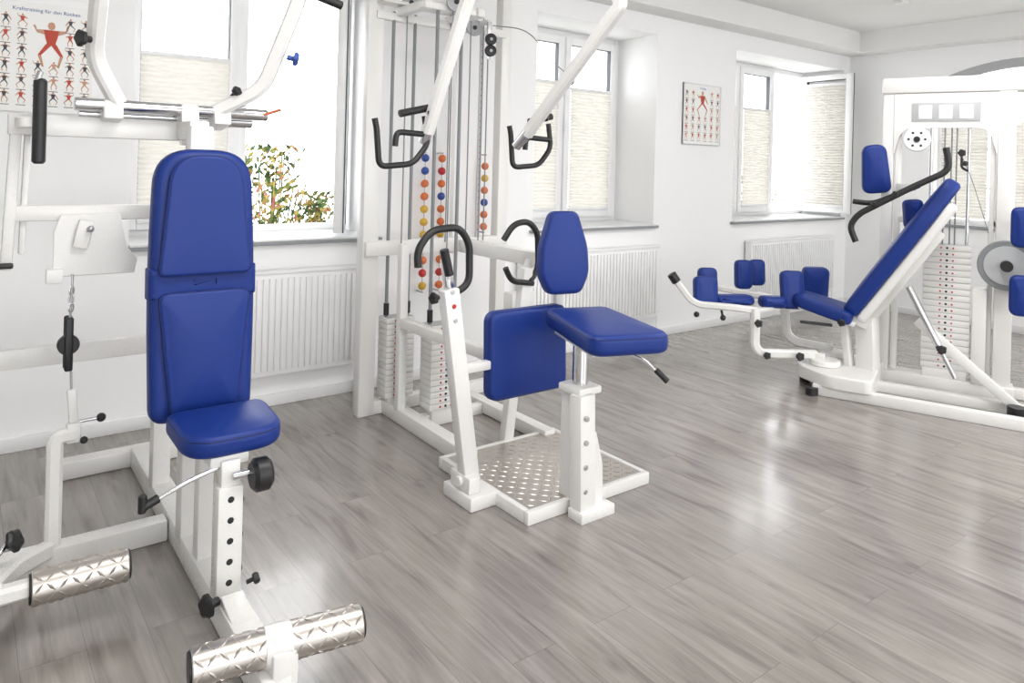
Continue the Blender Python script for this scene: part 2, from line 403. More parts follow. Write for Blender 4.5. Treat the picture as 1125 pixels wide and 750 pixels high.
beam(w2,'window_handle',(4.12,4.69,1.75),(4.12,4.69,1.90),.02,.02,'frame')
w3=empty('window_3'); outer_frame(w3,*R[2]); sillboard(w3,*R[2])
sash(w3,'sash_a',.62,zb,zt,T((5.96,4.74,0)),(1.10,2.12)); sash(w3,'sash_b',.60,zb,zt,T((6.60,4.74,0)),(1.10,2.12))
box(w3,'mullion',(7.20,4.735,zb),(7.26,4.80,zt),'frame')
sash(w3,'sash_open',.60,zb,zt,T((7.81,4.72,0))@Matrix.Rotation(math.radians(-92),4,'Z'),(1.10,2.45))

# ------------------------------------------------------------ radiators
def radiator(x0,x1,z0,z1):
    p=empty('radiator'); y=YB-.10
    bm=bmesh.new(); add_box(bm,(x0,y+.012,z0),(x1,y+.085,z1),.006)
    n=int((x1-x0-.04)/.036)
    for i in range(n):
        x=x0+.02+(x1-x0-.04)*(i+.5)/n
        add_box(bm,(x-.011,y,z0+.03),(x+.011,y+.016,z1-.035),.005)
    add_box(bm,(x0-.004,y+.004,z1-.012),(x1+.004,y+.09,z1+.008),.004)
    finish(bm,'panel',('rad'),p)
    boxes('wall_brackets',[((x0+.12,y+.08,z0+.1),(x0+.15,YB,z1-.1)),((x1-.15,y+.08,z0+.1),(x1-.12,YB,z1-.1))],'rad',0,p)
    cyl(p,'valve',(x1+.0,y+.05,z0+.04),(x1+.045,y+.05,z0+.04),.014,'rad')
    tube(p,'pipe',[(x1+.03,y+.05,z0+.04),(x1+.03,y+.05,0)],.008,'rad',0)
radiator(1.12,2.0,.20,.80); radiator(3.3,4.78,.20,.80); radiator(6.1,7.62,.20,.78)

# ------------------------------------------------------------ posters
def figure(bm,x,y,z,s,rnd,mi):
    def quad(pts,mi):
        f=bm.faces.new([bm.verts.new((x+a*s,y,z+b*s)) for a,b in pts]); f.material_index=mi
    hd=[(.0+.08*math.cos(t*math.pi/4),.42+.10*math.sin(t*math.pi/4)) for t in range(8)]
    quad(hd,1)
    quad([(-.16,.32),(.16,.32),(.13,.15),(.09,.0),(.12,-.05),(-.12,-.05),(-.09,.0),(-.13,.15)],mi)
    for sd in (-1,1):
        a=rnd.uniform(-.35,.35)
        quad([(sd*.15,.32),(sd*.33,.2+a*.5),(sd*.29,.13+a*.5),(sd*.13,.2)],1)
        quad([(sd*.33,.2+a*.5),(sd*.38,.2+a),(sd*.33,.2+a),(sd*.28,.14+a*.5)],1)
        k=rnd.uniform(0,.2)
        quad([(sd*.12,-.04),(sd*(.17+k),-.3),(sd*(.10+k),-.3),(0,-.05)],mi if rnd.random()<.6 else 1)
        quad([(sd*(.17+k),-.3),(sd*(.14+k*.4),-.58),(sd*(.10+k*.4),-.58),(sd*(.10+k),-.3)],1)
def poster(name,x0,x1,z0,z1,cols,rows,big,framed,seed,title):
    rnd=random.Random(seed); p=empty(name); y=YB-.012
    if framed:
        boxes('frame_edges',[((x0,y-.01,z0),(x0+.010,YB,z1)),((x1-.010,y-.01,z0),(x1,YB,z1)),((x0,y-.01,z0),(x1,YB,z0+.010)),((x0,y-.01,z1-.010),(x1,YB,z1))],'silltop',.002,p)
    box(p,'sheet',(x0,y-.002,z0),(x1,YB,z1),'paper',0)
    bm=bmesh.new(); yy=y-.0035; W=x1-x0; H=z1-z0
    top=z1-.12*H
    for r in range(rows):
        for c in range(cols):
            fx=(c+.5)/cols; fz=(r+.5)/rows
            if big and abs(fx-big[0])<.16 and fz>big[1]: continue
            figure(bm,x0+W*fx,yy,z0+.05*H+(top-z0-.05*H)*fz+.01,min(W/cols,.8*H/rows)*.9,rnd,rnd.choice([2,3,3,2,1]))
            zc=z0+.05*H+(top-z0-.05*H)*(r+.04)/rows
            f=bm.faces.new([bm.verts.new(q) for q in ((x0+W*(c+.2)/cols,yy,zc),(x0+W*(c+.8)/cols,yy,zc),(x0+W*(c+.8)/cols,yy,zc+.003),(x0+W*(c+.2)/cols,yy,zc+.003))]); f.material_index=3
    if big: figure(bm,x0+W*big[0],yy,z0+H*(big[1]+.19),H*.38,rnd,2)
    me=bpy.data.meshes.new('prints'); bm.to_mesh(me); bm.free()
    for k in ('paper','skin','muscle','ink'): me.materials.append(M[k])
    o=bpy.data.objects.new('prints',me); COL.objects.link(o); o.parent=p
    cu=bpy.data.curves.new('title','FONT'); cu.body=title; cu.size=H*.046; cu.align_x='CENTER'
    t=bpy.data.objects.new('title',cu); COL.objects.link(t); t.parent=p; t.location=((x0+x1)/2,yy,z1-H*.085); t.rotation_euler=(math.pi/2,0,0); cu.materials.append(M['ballblue'])
poster('exercise_poster',.13,.53,1.655,2.19,6,6,(.55,.45),False,3,'Krafttraining für den Rücken')
poster('framed_exercise_poster',5.13,5.66,1.69,2.24,6,6,(.5,.5),True,5,'Training')

# ------------------------------------------------------------ ball racks on the wall
def ballrack(xc,z0,z1,cols):
    p=empty('massage_ball_rack'); rnd=random.Random(int(xc*100))
    for c in range(cols):
        x=xc+(c-(cols-1)/2)*.13
        cyl(p,'wire_%d'%c,(x,YB-.07,z0-.04),(x,YB-.07,z1+.03),.003,'steel')
        beam(p,'hook_%d'%c,(x,YB-.08,z1+.025),(x,YB-.001,z1+.025),.01,.01,'steel',0)
        beam(p,'hook_low_%d'%c,(x,YB-.08,z0-.04),(x,YB-.001,z0-.04),.01,.01,'steel',0)
        z=z0; i=0
        while z<z1:
            sphere(p,'ball_%d_%d'%(c,i),(x,YB-.07,z),.027,['red','yellow','orange','ballblue','yellow','orange'][rnd.randrange(6)]); z+=.085; i+=1
ballrack(2.53,.64,1.50,2); ballrack(2.95,1.02,1.50,1)

# ------------------------------------------------------------ MACHINE A
A=empty('seated_butterfly_machine'); X0=.70
beam(A,'base_beam',(X0+.01,3.78,.045),(X0,1.88,.045),.085,.09)
beam(A,'rear_foot',(.35,3.80,.04),(1.10,3.80,.04),.08,.078)
beam(A,'cross_foot',(-.42,3.0,.04),(X0-.04,3.0,.04),.075,.078)
beam(A,'side_foot',(-.42,2.45,.04),(-.42,3.5,.04),.075,.08)
sqtube(A,'left_roller_arm',[(-.40,2.60,.04),(-.32,2.60,.15),(.22,2.60,.15)],.05,.05,fil=.06)
plate_roller(A,'left_foot_roller',(.20,2.60,.145),(.46,2.59,.145),.050)
beam(A,'front_riser',(X0+.02,1.94,.05),(X0+.02,1.94,.15),.07,.12)
beam(A,'front_plate',(X0+.01,2.02,.09),(X0+.01,1.84,.03),.09,.02)
plate_roller(A,'front_foot_roller_a',(.50,1.965,.145),(.685,1.94,.145),.048)
plate_roller(A,'front_foot_roller_b',(.745,1.93,.145),(.94,1.895,.145),.048)
cyl(A,'roller_hub',(.68,1.942,.145),(.75,1.93,.145),.051,'paint')
beam(A,'main_column',(X0,2.82,.06),(X0,2.82,1.57),.08,.08)
beam(A,'rear_column',(X0,3.32,.06),(X0,3.32,.95),.07,.07)
beam(A,'column_link',(X0,2.82,.90),(X0,3.32,.90),.06,.06)
beam(A,'lower_cross_bar',(-.3,3.30,.68),(X0,3.30,.68),.03,.075)
beam(A,'lower_cross_bar_post',(-.3,3.30,.08),(-.3,3.30,.71),.06,.06)
beam(A,'lower_cross_bar_foot',(-.42,3.30,.04),(-.25,3.30,.04),.06,.076)
beam(A,'seat_post_outer',(X0,2.36,.07),(X0,2.36,.43),.078,.065)
beam(A,'seat_post_rear',(X0-.005,2.62,.07),(X0-.005,2.62,.51),.05,.06)
beam(A,'seat_post_inner',(X0,2.36,.40),(X0,2.36,.51),.06,.05,'paint')
beam(A,'seat_bracket',(X0,2.35,.505),(X0,2.72,.505),.12,.035)
for i in range(5): cyl(A,'post_hole_%d'%i,(X0,2.335,.13+i*.065),(X0,2.325,.13+i*.065),.010,'hole')
for i in range(3): cyl(A,'post_bolt_%d'%i,(X0+.038,2.36,.15+i*.11),(X0+.048,2.36,.15+i*.11),.010,'black')
beam(A,'post_gusset',(X0,2.30,.10),(X0,2.14,.07),.07,.03)
knob(A,'post_knob_a',(X0-.04,2.30,.10),(-1,-.4,.1),.035,.03)
knob(A,'post_knob_b',(X0+.045,2.30,.13),(1,-.2,.3),.018,.02)
cyl(A,'side_roller_axle',(X0+.0,2.32,.465),(X0+.06,2.32,.465),.012,'chrome')
cyl(A,'side_roller',(X0+.055,2.31,.457),(X0+.115,2.31,.457),.052,'black',bev=.012)
tube(A,'seat_lever',[(X0-.02,2.36,.49),(.58,2.34,.475),(.45,2.32,.435)],.007,'chrome')
cyl(A,'seat_lever_grip',(.49,2.325,.450),(.44,2.318,.432),.013,'black')
cyl(A,'seat_lever_grip_end',(.445,2.318,.42),(.445,2.318,.47),.012,'black')
so=roundpoly([(-.150,-.140),(.165,-.140),(.175,.15),(-.155,.15)],[.11,.11,.05,.05],9)
cushion(A,'seat_cushion',so,.072,T((X0+.014,2.470,.563))@Matrix.Rotation(math.radians(3),4,'X'),puff=.014,e=.026)
bo=roundpoly([(-.168,-.475),(.168,-.475),(.180,0),(.162,.47),(-.162,.47),(-.180,0)],[.05,.05,.3,.13,.13,.3],9)
mb=basis((X0-.001,2.735,1.015),(1,0,0),(0,.05,1))
cushion(A,'backrest_cushion',bo,.085,mb,puff=.004,e=.032)
up=roundpoly([(-.155,-.19),(.155,-.19),(.115,.23),(-.115,.23)],[.03,.03,.10,.10],8)
cushion(A,'backrest_upper_overlay',up,.026,basis((X0-.001,2.690,1.235),(1,0,0),(0,.05,1)),puff=.004,e=.012)
lo_=roundpoly([(-.110,-.22),(.110,-.22),(.155,.20),(-.155,.20)],[.03,.03,.04,.04],8)
cushion(A,'backrest_lower_overlay',lo_,.032,basis((X0-.001,2.673,.79),(1,0,0),(0,.05,1)),puff=.014,e=.014)
st=roundpoly([(-.1805,-.055),(.1805,-.055),(.1805,.055),(-.1805,.055)],.008,3)
cushion(A,'backrest_strap',st,.092,basis((X0-.001,2.733,1.018),(1,0,0),(0,.05,1)),mat='blue2',puff=.001,e=.024,piping=False)
beam(A,'backrest_plate',(X0,2.79,.65),(X0,2.79,1.45),.12,.02)
beam(A,'upper_beam',(.13,3.05,1.555),(.76,3.05,1.555),.06,.075)
beam(A,'upper_beam_link',(X0,2.82,1.555),(X0,3.05,1.555),.07,.07)
cyl(A,'chrome_rail_front',(.32,2.99,1.635),(1.00,2.99,1.635),.024)
cyl(A,'chrome_rail_rear',(.34,3.06,1.605),(.96,3.06,1.605),.024)
for i,x in enumerate((.44,.70,.82)):
    beam(A,'rail_clamp_%d'%i,(x,2.96,1.622),(x,3.09,1.600),.065,.07)
beam(A,'clamp_post',(.70,3.0,1.50),(.70,3.0,1.66),.05,.05)
sqtube(A,'left_arm',[(.46,2.99,1.64),(.37,2.95,1.80),(.365,2.82,1.97),(.36,2.62,2.28)],.045,.055,fil=.06)
sqtube(A,'right_arm',[(.80,2.99,1.64),(.955,2.91,1.735),(1.045,2.82,2.05),(1.10,2.72,2.35)],.045,.055,fil=.06)
knob(A,'left_arm_knob',(.35,2.87,1.85),(-1,-.5,0),.030,.025)
knob(A,'right_arm_knob',(1.02,2.83,1.86),(1,-.4,-.2),.028,.025,'ballblue')
knob(A,'rail_end_knob',(.85,2.96,1.70),(.3,-1,.6),.020,.03)
cyl(A,'right_handle_grip',(1.06,2.80,2.13),(1.23,2.80,2.09),.018,'black')
cyl(A,'rail_pin',(.98,2.97,1.635),(1.045,2.95,1.66),.006,'rust')
sqtube(A,'handle_bracket',[(.16,3.05,1.56),(.165,2.97,1.56),(.22,2.96,1.56)],.025,.04,fil=.02)
cyl(A,'left_handle_grip',(.215,2.95,1.42),(.215,2.95,1.71),.021,'black',bev=.008)
cyl(A,'left_handle_bolt',(.205,2.945,1.70),(.215,2.95,1.735),.010,'steel')
beam(A,'hanger_post',(.155,3.05,1.56),(.135,3.05,1.05),.035,.05)
beam(A,'hanger_post_inner',(.19,3.07,1.55),(.18,3.07,1.10),.02,.04)
beam(A,'mid_bar',(.13,3.05,1.245),(.70,3.05,1.245),.04,.055)
beam(A,'mid_bar_link',(.70,2.82,1.245),(.70,3.08,1.245),.05,.05)
beam(A,'mid_bar_knob',(.13,3.0,1.06),(.13,3.0,1.08),.05,.02,'black')
def plate_poly(p,name,pts,y,t,mat='paint'):
    bm=bmesh.new(); a=[bm.verts.new((x,y-t/2,z)) for x,z in pts]; b_=[bm.verts.new((x,y+t/2,z)) for x,z in pts]
    bm.faces.new(a); bm.faces.new(b_[::-1]); n=len(pts)
    for i in range(n): bm.faces.new((a[i],b_[i],b_[(i+1)%n],a[(i+1)%n]))
    bmesh.ops.bevel(bm,geom=bm.edges[:],offset=.003,segments=1,affect='EDGES'); return finish(bm,name,mat,p,smooth=False)
plate_poly(A,'pulley_plate',[(.27,1.02),(.53,1.02),(.54,1.07),(.50,1.12),(.48,1.24),(.29,1.24),(.27,1.18)],3.02,.012)
beam(A,'pulley_plate_rib',(.37,3.0,1.22),(.35,3.0,1.12),.05,.012)
sphere(A,'plate_bolt',(.38,2.985,1.19),.012,'steel')
box(A,'cable_bracket',(.25,2.99,1.00),(.30,3.03,1.05),'paint')
tube(A,'cable',[(.33,3.0,1.03),(.325,3.0,.86)],.004,'steel',0)
bm=bmesh.new()
for k in range(3):
    c=V((.328,3.0,.97-k*.03)); pts=[c+V((.008*math.cos(q*math.pi/5),0 if k%2 else .008*math.cos(q*math.pi/5),.016*math.sin(q*math.pi/5))) for q in range(11)]
    add_tube(bm,pts,.003,6)
finish(bm,'carabiner','steel',A)
bm=bmesh.new(); add_cyl(bm,(.322,2.985,.78),(.322,3.015,.78),.035,bev=.004); finish(bm,'pulley_wheel','black',A)
beam(A,'pulley_housing_a',(.322,2.98,.69),(.322,2.98,.88),.026,.006,'black')
beam(A,'pulley_housing_b',(.322,3.02,.69),(.322,3.02,.88),.026,.006,'black')
tube(A,'lower_cable',[(.330,3.0,.76),(.336,3.0,.60)],.004,'steel',0)
beam(A,'lever_tab',(.336,3.0,.62),(.345,3.0,.50),.03,.02)
beam(A,'lever_tab_block',(.345,3.0,.50),(.345,3.0,.43),.045,.04)
cyl(A,'lever_pin',(.36,3.0,.50),(.42,2.99,.505),.006,'chrome'); sphere(A,'lever_pin_ball',(.43,2.99,.505),.016)
sphere(A,'lever_side_ball',(.375,2.97,.44),.013)
sqtube(A,'left_upright',[(.29,3.0,.06),(.29,3.0,.46),(.35,3.0,.46)],.05,.05,fil=.03)
sqtube(A,'left_strut',[(.10,2.60,.17),(.17,2.85,.10),(.28,2.99,.07)],.05,.06,fil=.05)
cyl(A,'star_knob_stem',(.08,2.72,.17),(.15,2.78,.22),.008,'chrome')
knob(A,'star_knob',(.15,2.78,.22),(.7,-.5,.4),.036,.012)

# ------------------------------------------------------------ MACHINE B
B=empty('cable_tower_pulldown_machine')
def post(p,n,x,y,z0,z1,w=.075,h=.075): return beam(p,n,(x,y,z0),(x,y,z1),w,h)
post(B,'tower_post_left',1.88,3.83,0,2.62,.10,.08)
post(B,'tower_post_right',2.81,3.83,0,2.62,.075,.075)
post(B,'tower_post_mid',2.47,3.84,.9,2.62,.045,.045)
beam(B,'tower_base_rear',(1.86,3.83,.037),(2.84,3.83,.037),.068,.074)
beam(B,'base_beam',(2.02,3.85,.04),(2.00,2.90,.04),.08,.08)
beam(B,'base_beam_right',(2.50,3.85,.04),(2.50,2.90,.04),.07,.07)
beam(B,'tower_top',(1.84,3.83,2.58),(2.84,3.83,2.58),.09,.09)
beam(B,'tower_top_rail',(1.88,3.80,2.30),(2.80,3.80,2.30),.04,.05)
beam(B,'tower_cap_plate',(1.88,3.76,2.37),(2.45,3.76,2.37),.10,.02)
beam(B,'tower_mid_beam',(1.84,3.80,.96),(2.84,3.80,.96),.07,.085)
beam(B,'arm_beam',(2.50,3.84,.955),(2.50,2.93,.955),.07,.08)
beam(B,'arm_beam_low',(2.00,3.60,.56),(2.02,2.70,.56),.055,.055)
beam(B,'arm_beam_low_cross',(2.0,2.72,.56),(2.40,2.74,.56),.05,.05)
post(B,'inner_post',2.00,3.62,.06,1.0,.05,.05)
def stack(p,nm,c,w,d,z0,z1,n,ax=(1,0),dots=True):
    ax=V((ax[0],ax[1],0)).normalized(); ay=V((-ax.y,ax.x,0)); bm=bmesh.new(); h=(z1-z0)/n
    base=basis((c[0],c[1],0),ax,ay)
    for i in range(n): 
        bb=bmesh.new(); add_box(bb,(-w/2,-d/2,z0+i*h+.0015),(w/2,d/2,z0+(i+1)*h-.0015),.003); bb.transform(base)
        tmp=bpy.data.meshes.new('t'); bb.to_mesh(tmp); bm.from_mesh(tmp); bpy.data.meshes.remove(tmp); bb.free()
    finish(bm,nm+'_plates','paint',p)
    bm=bmesh.new(); add_box(bm,(-w/2+.006,-d/2+.006,z0),(w/2-.006,d/2-.006,z1)); bm.transform(base); finish(bm,nm+'_gap_core','lgrey',p)
    bm=bmesh.new()
    for i in range(n):
        z=z0+(i+.5)*h
        for xx in (-.035,.035):
            q=base@V((xx,-d/2-.002,z)); q2=base@V((xx,-d/2+.002,z)); add_cyl(bm,q,q2,.006,seg=10)
    finish(bm,nm+'_number_dots','red',p)
    bm=bmesh.new()
    for i in range(n):
        z=z0+(i+.5)*h
        add_cyl(bm,base@V((0,-d/2-.0015,z)),base@V((0,-d/2+.002,z)),.0075,seg=10)
    finish(bm,nm+'_pin_holes','hole',p)
stack(B,'stack_a',(2.06,3.79),.18,.11,.10,.56,14)
stack(B,'stack_b',(2.19,3.50),.20,.12,.09,.56,14)
post(B,'stack_b_support',2.19,3.50,0,.09,.16,.10)
beam(B,'stack_b_foot',(2.0,3.5,.03),(2.5,3.5,.03),.06,.06)
post(B,'stack_a_support',2.06,3.79,0.05,.10,.14,.09)
for i,(x,y,z0) in enumerate(((1.99,3.79,.5),(2.13,3.79,.5),(2.11,3.50,.5),(2.27,3.50,.5))):
    cyl(B,'guide_rod_%d'%i,(x,y,z0),(x,y,2.33),.010,'grey')
    cyl(B,'rod_bumper_%d'%i,(x,y,.57),(x,y,.64),.016,'black')
for i,(x,y) in enumerate(((2.06,3.76),(2.19,3.47),(2.36,3.76),(2.40,3.60),(2.56,3.70),(2.64,3.76))):
    cyl(B,'cable_%d'%i,(x,y,.58 if i<2 else .98),(x,y,2.36),.004,'grey',seg=8)
beam(B,'stack_b_top',(2.0,3.50,2.33),(2.40,3.50,2.33),.05,.04)
beam(B,'top_fore_rail_l',(2.03,3.83,2.33),(2.03,3.46,2.33),.05,.05)
beam(B,'top_fore_rail_r',(2.38,3.83,2.33),(2.38,3.46,2.33),.05,.05)
def pulley(p,n,c,ax,r,mat='lgrey',hub='black'):
    c=V(c); ax=V(ax).normalized(); m=T(c)@frame_mat((0,0,0),ax); bm=bmesh.new()
    lathe_into(bm,[(r*.25,-.008),(r*.8,-.006),(r,-.011),(r,-.008),(r*.9,0),(r,.008),(r,.011),(r*.8,.006),(r*.25,.008)],m,32); finish(bm,n,mat,p)
    cyl(p,n+'_hub',c-ax*.016,c+ax*.016,r*.27,hub)
pulley(B,'top_pulley_a',(2.19,3.44,2.36),(.3,1,0),.055); pulley(B,'top_pulley_b',(2.06,3.72,2.38),(.3,1,0),.05); pulley(B,'top_pulley_c',(2.52,3.74,2.30),(.4,1,0),.05)
pulley(B,'mid_pulley_up',(2.56,3.62,2.22),(.3,1,.0),.035,'black','steel'); pulley(B,'mid_pulley_low',(2.56,3.62,2.15),(.3,1,.0),.035,'black','steel')
beam(B,'mid_pulley_mount',(2.56,3.64,2.10),(2.56,3.64,2.33),.03,.01,'steel',.001)
beam(B,'mid_pulley_arm',(2.56,3.64,2.33),(2.56,3.82,2.33),.03,.03)
beam(B,'scale_strip',(2.60,3.77,1.0),(2.60,3.77,2.3),.03,.008,'lgrey',.001)
bm=bmesh.new()
for i in range(30): add_cyl(bm,(2.60,3.762,1.05+i*.04),(2.60,3.768,1.05+i*.04),.005,seg=8)
finish(bm,'scale_marks','red',B)
beam(B,'boom_left',(1.98,3.83,2.58),(1.98,2.45,2.58),.07,.08)
beam(B,'boom_right',(2.36,3.83,2.58),(2.36,2.45,2.58),.07,.08)
beam(B,'boom_cross',(1.75,2.48,2.58),(2.45,2.48,2.58),.07,.085)
sqtube(B,'pull_arm_left',[(1.75,2.97,1.60),(1.795,2.73,2.19),(1.83,2.50,2.58)],.055,.06,fil=.1)
sqtube(B,'pull_arm_right',[(2.315,2.93,1.62),(2.35,2.32,2.19),(2.345,2.48,2.56)],.055,.06,fil=.02)
cyl(B,'pull_arm_right_chrome',(2.30,3.0,1.555),(2.317,2.90,1.65),.026)
cyl(B,'pull_arm_left_chrome',(1.745,2.99,1.55),(1.755,2.93,1.70),.026)
tube(B,'arm_cable',[(2.56,3.60,2.30),(2.52,3.2,2.22),(2.42,2.90,2.02),(2.36,2.70,1.92)],.003,'grey',.2)
knob(B,'arm_knob',(2.35,2.68,1.88),(.6,-.8,0),.026,.02)
knob(B,'arm_knob_low',(2.325,2.85,1.70),(.6,-.8,0),.018,.03)
def d_handle(p,n,c,w,h,ax,r=.013):
    ax=V(ax).normalized(); Z=V((0,0,1)); c=V(c)
    pts=[c+ax*(w*.42)+Z*(h*.55),c+ax*(w*.5)-Z*(h*.05),c+ax*(w*.22)-Z*(h*.45),c-ax*(w*.40)-Z*(h*.45),c-ax*(w*.46)+Z*(h*.35),c-ax*(w*.5)+Z*h*.55]
    tube(p,n,pts,r,'black',.04)
    tube(p,n+'_bar',[c+ax*(w*.46)+Z*(h*.15),c-ax*(w*.10)+Z*(h*.25),c-ax*(w*.12)-Z*(h*.05)],r,'black',.03)
    cyl(p,n+'_grip',c-ax*(w*.05)+Z*(h*.62),c+ax*(w*.5)+Z*(h*.72),r*1.25,'black')
d_handle(B,'upper_handle_left',(1.615,2.97,1.545),.28,.22,(1,0,.1),.014)
d_handle(B,'upper_handle_right',(2.41,3.02,1.555),.26,.22,(1,-.15,.1),.014)
boxes('platform_frame',[((1.86,2.28,0),(2.58,2.31,.055)),((1.86,2.94,0),(2.58,2.97,.055)),((1.86,2.31,0),(1.89,2.94,.055)),((2.55,2.31,0),(2.58,2.94,.055))],'paint',.006,B)
bm=bmesh.new(); add_box(bm,(1.89,2.31,.01),(2.55,2.94,.052)); lozenges(bm,lambda u,v,h:V((1.895+u,2.315+v,.0515+h)),.65,.62,.036,.038,.0105,.0028)
finish(bm,'checker_plate','plate',B)
boxes('lever_foot',[((1.73,2.50,0),(1.88,2.72,.06)),((1.74,2.53,.06),(1.80,2.68,.13))],'paint',.008,B)
cyl(B,'lever_pivot',(1.725,2.6,.10),(1.83,2.6,.10),.022,'paint')
beam(B,'platform_link',(2.0,2.95,.035),(2.0,3.1,.035),.07,.065)
beam(B,'lever_left',(1.79,2.60,.08),(1.655,2.60,.93),.075,.06)
beam(B,'lever_left_head',(1.665,2.60,.90),(1.635,2.60,1.06),.04,.035,'chrome')
for i in range(3): cyl(B,'lever_button_%d'%i,(1.675-i*.009,2.575,.80+i*.06),(1.675-i*.009,2.565,.80+i*.06),.010,'red' if i==1 else 'steel')
knob(B,'lever_knob',(1.60,2.59,.90),(-1,-.3,0),.026,.02)
tube(B,'loop_handle_left',[(1.66,2.60,.90),(1.76,2.60,.94),(1.755,2.60,1.12),(1.70,2.60,1.19),(1.56,2.60,1.18),(1.50,2.60,1.10),(1.505,2.60,1.03)],.016,'black',.05)
cyl(B,'loop_grip_left',(1.615,2.58,1.10),(1.645,2.58,.99),.019,'black')
beam(B,'lever_right',(2.27,2.98,.03),(2.35,2.95,.93),.06,.05)
tube(B,'loop_handle_right',[(2.36,2.93,.86),(2.43,2.95,.92),(2.42,2.95,1.11),(2.36,2.95,1.17),(2.26,2.95,1.16),(2.20,2.95,1.08)],.016,'black',.05)
tube(B,'loop_handle_right_low',[(2.20,2.93,.94),(2.24,2.93,.87),(2.38,2.93,.85)],.015,'black',.04)
beam(B,'lever_link',(1.68,2.60,.58),(1.95,2.66,.56),.04,.04)
kp=rrect(.455,.40,.055)
cushion(B,'knee_pad',kp,.075,basis((2.13,2.66,.595),(1,0,0),(0,.04,1)),puff=.008)
beam(B,'knee_pad_plate',(1.98,2.71,.60),(2.28,2.71,.60),.02,.2)
beam(B,'knee_pad_neck',(2.02,2.70,.56),(2.02,2.86,.56),.06,.06)
box(B,'rear_white_box',(2.34,3.05,.60),(2.50,3.13,.78),'paint',.01)
beam(B,'rear_white_box_arm',(2.42,3.08,.78),(2.48,3.08,.95),.04,.04)
cyl(B,'rear_box_knob',(2.40,3.05,.70),(2.40,3.03,.70),.02,'black')
beam(B,'seat_post_front',(2.10,2.215,0.0),(2.10,2.235,.51),.085,.07)
beam(B,'seat_post_rear',(2.15,2.345,.05),(2.15,2.335,.53),.085,.07)
beam(B,'seat_post_gusset',(2.12,2.30,.05),(2.12,2.30,.50),.06,.12)
plate_poly(B,'post_fin',[(2.14,.0),(2.22,.0),(2.21,.20),(2.17,.34),(2.14,.36)],2.24,.05)
beam(B,'post_base_shoe',(2.05,2.21,.02),(2.24,2.21,.02),.09,.045)
for i in range(4):
    cyl(B,'post_bolt_%d'%i,(2.085,2.195,.12+i*.10),(2.085,2.182,.12+i*.10),.011,'steel')
for i in range(2):
    cyl(B,'post_rear_bolt_%d'%i,(2.142,2.225,.40-i*.24),(2.150,2.222,.40-i*.24),.010,'hole')
cyl(B,'seat_chrome_column',(2.135,2.29,.50),(2.135,2.29,.74),.034)
box(B,'column_collar',(2.07,2.22,.50),(2.20,2.36,.535),'paint',.01)
g2=V((.33,.94,0)).normalized(); s2=V((.94,-.33,0)).normalized()
sc_=V((2.215,2.25,.765))
seat2=roundpoly([(-.18,-.30),(.18,-.30),(.16,.29),(-.16,.29)],[.08,.08,.06,.06],8)
cushion(B,'seat_cushion',seat2,.085,basis(sc_,s2,g2),puff=.010,e=.03)
beam(B,'seat_pan',sc_+g2*-.18+V((-.03,0,-.055)),sc_+g2*.24+V((-.03,0,-.055)),.20,.025)
tube(B,'seat_lever',[sc_+V((.02,-.05,-.07)),sc_+V((.10,-.16,-.11)),sc_+V((.14,-.22,-.17))],.007,'chrome')
cyl(B,'seat_lever_grip',sc_+V((.125,-.20,-.145)),sc_+V((.155,-.24,-.19)),.013,'black')
beam(B,'backrest_stem',sc_+g2*.22+V((-.02,0,-.06)),V((2.34,2.68,.70)),.05,.03)
beam(B,'backrest_upright',V((2.34,2.68,.69)),V((2.35,2.70,1.15)),.05,.03)
hexo=roundpoly([(-.088,-.195),(.088,-.195),(.135,-.10),(.128,.03),(.070,.20),(-.070,.20),(-.128,.03),(-.135,-.10)],.035,5)
cushion(B,'backrest_cushion',hexo,.07,basis((2.315,2.63,1.045),(.985,-.17,0),(.0,.06,1)),puff=.008)

# ------------------------------------------------------------ MACHINE C
C=empty('leg_abduction_machine')
O=V((4.915,2.544,0)); g=V((-.35,.937,0)).normalized(); s=V((.937,.35,0)).normalized(); Z=V((0,0,1))
def L(k,j,z): return O+g*k+s*j+Z*z
beam(C,'base_rail_near',L(.20,-.32,.035),L(-1.45,-.32,.035),.07,.07)
beam(C,'base_rail_far',L(.10,.40,.035),L(-1.45,.40,.035),.07,.07)
beam(C,'base_cross_rear',L(-1.41,-.32,.035),L(-1.41,.40,.035),.07,.066)
beam(C,'base_cross_mid',L(-.12,-.32,.035),L(-.12,.40,.035),.08,.066)
beam(C,'base_centre',L(-1.40,0,.035),L(.2,0,.035),.08,.064)
cyl(C,'rear_black_foot',L(-.92,-.16,.0),L(-.92,-.16,.09),.05,'black')
po=roundpoly([(-.16,-.34),(.12,-.34),(.34,-.16),(.34,.18),(.12,.38),(-.16,.38)],.06,5)
def slab(p,n,outl,z0,z1,m,mat='paint'):
    cushion(p,n,outl,z1-z0,m@T((0,0,(z0+z1)/2)),mat=mat,puff=0,e=min(.012,(z1-z0)*.4),piping=False)
mC=Matrix((tuple(g)[:3],tuple(-s)[:3],(0,0,1))).transposed().to_4x4(); mC=T(O)@mC
slab(C,'base_platform',po,.06,.15,mC)
cyl(C,'front_foot',L(.20,-.36,0),L(.20,-.36,.05),.04,'black'); cyl(C,'front_foot_b',L(.30,-.05,0),L(.30,-.05,.07),.035,'black'); cyl(C,'front_foot_c',L(.20,.30,0),L(.20,.30,.07),.035,'black')
cyl(C,'pivot_disc',L(.16,-.12,.15),L(.16,-.12,.19),.10,'paint',bev=.008)
cyl(C,'pivot_disc_b',L(.16,.18,.15),L(.16,.18,.19),.10,'paint',bev=.008)
beam(C,'seat_post',L(-.10,-.02,.06),L(-.08,-.02,.50),.10,.12)
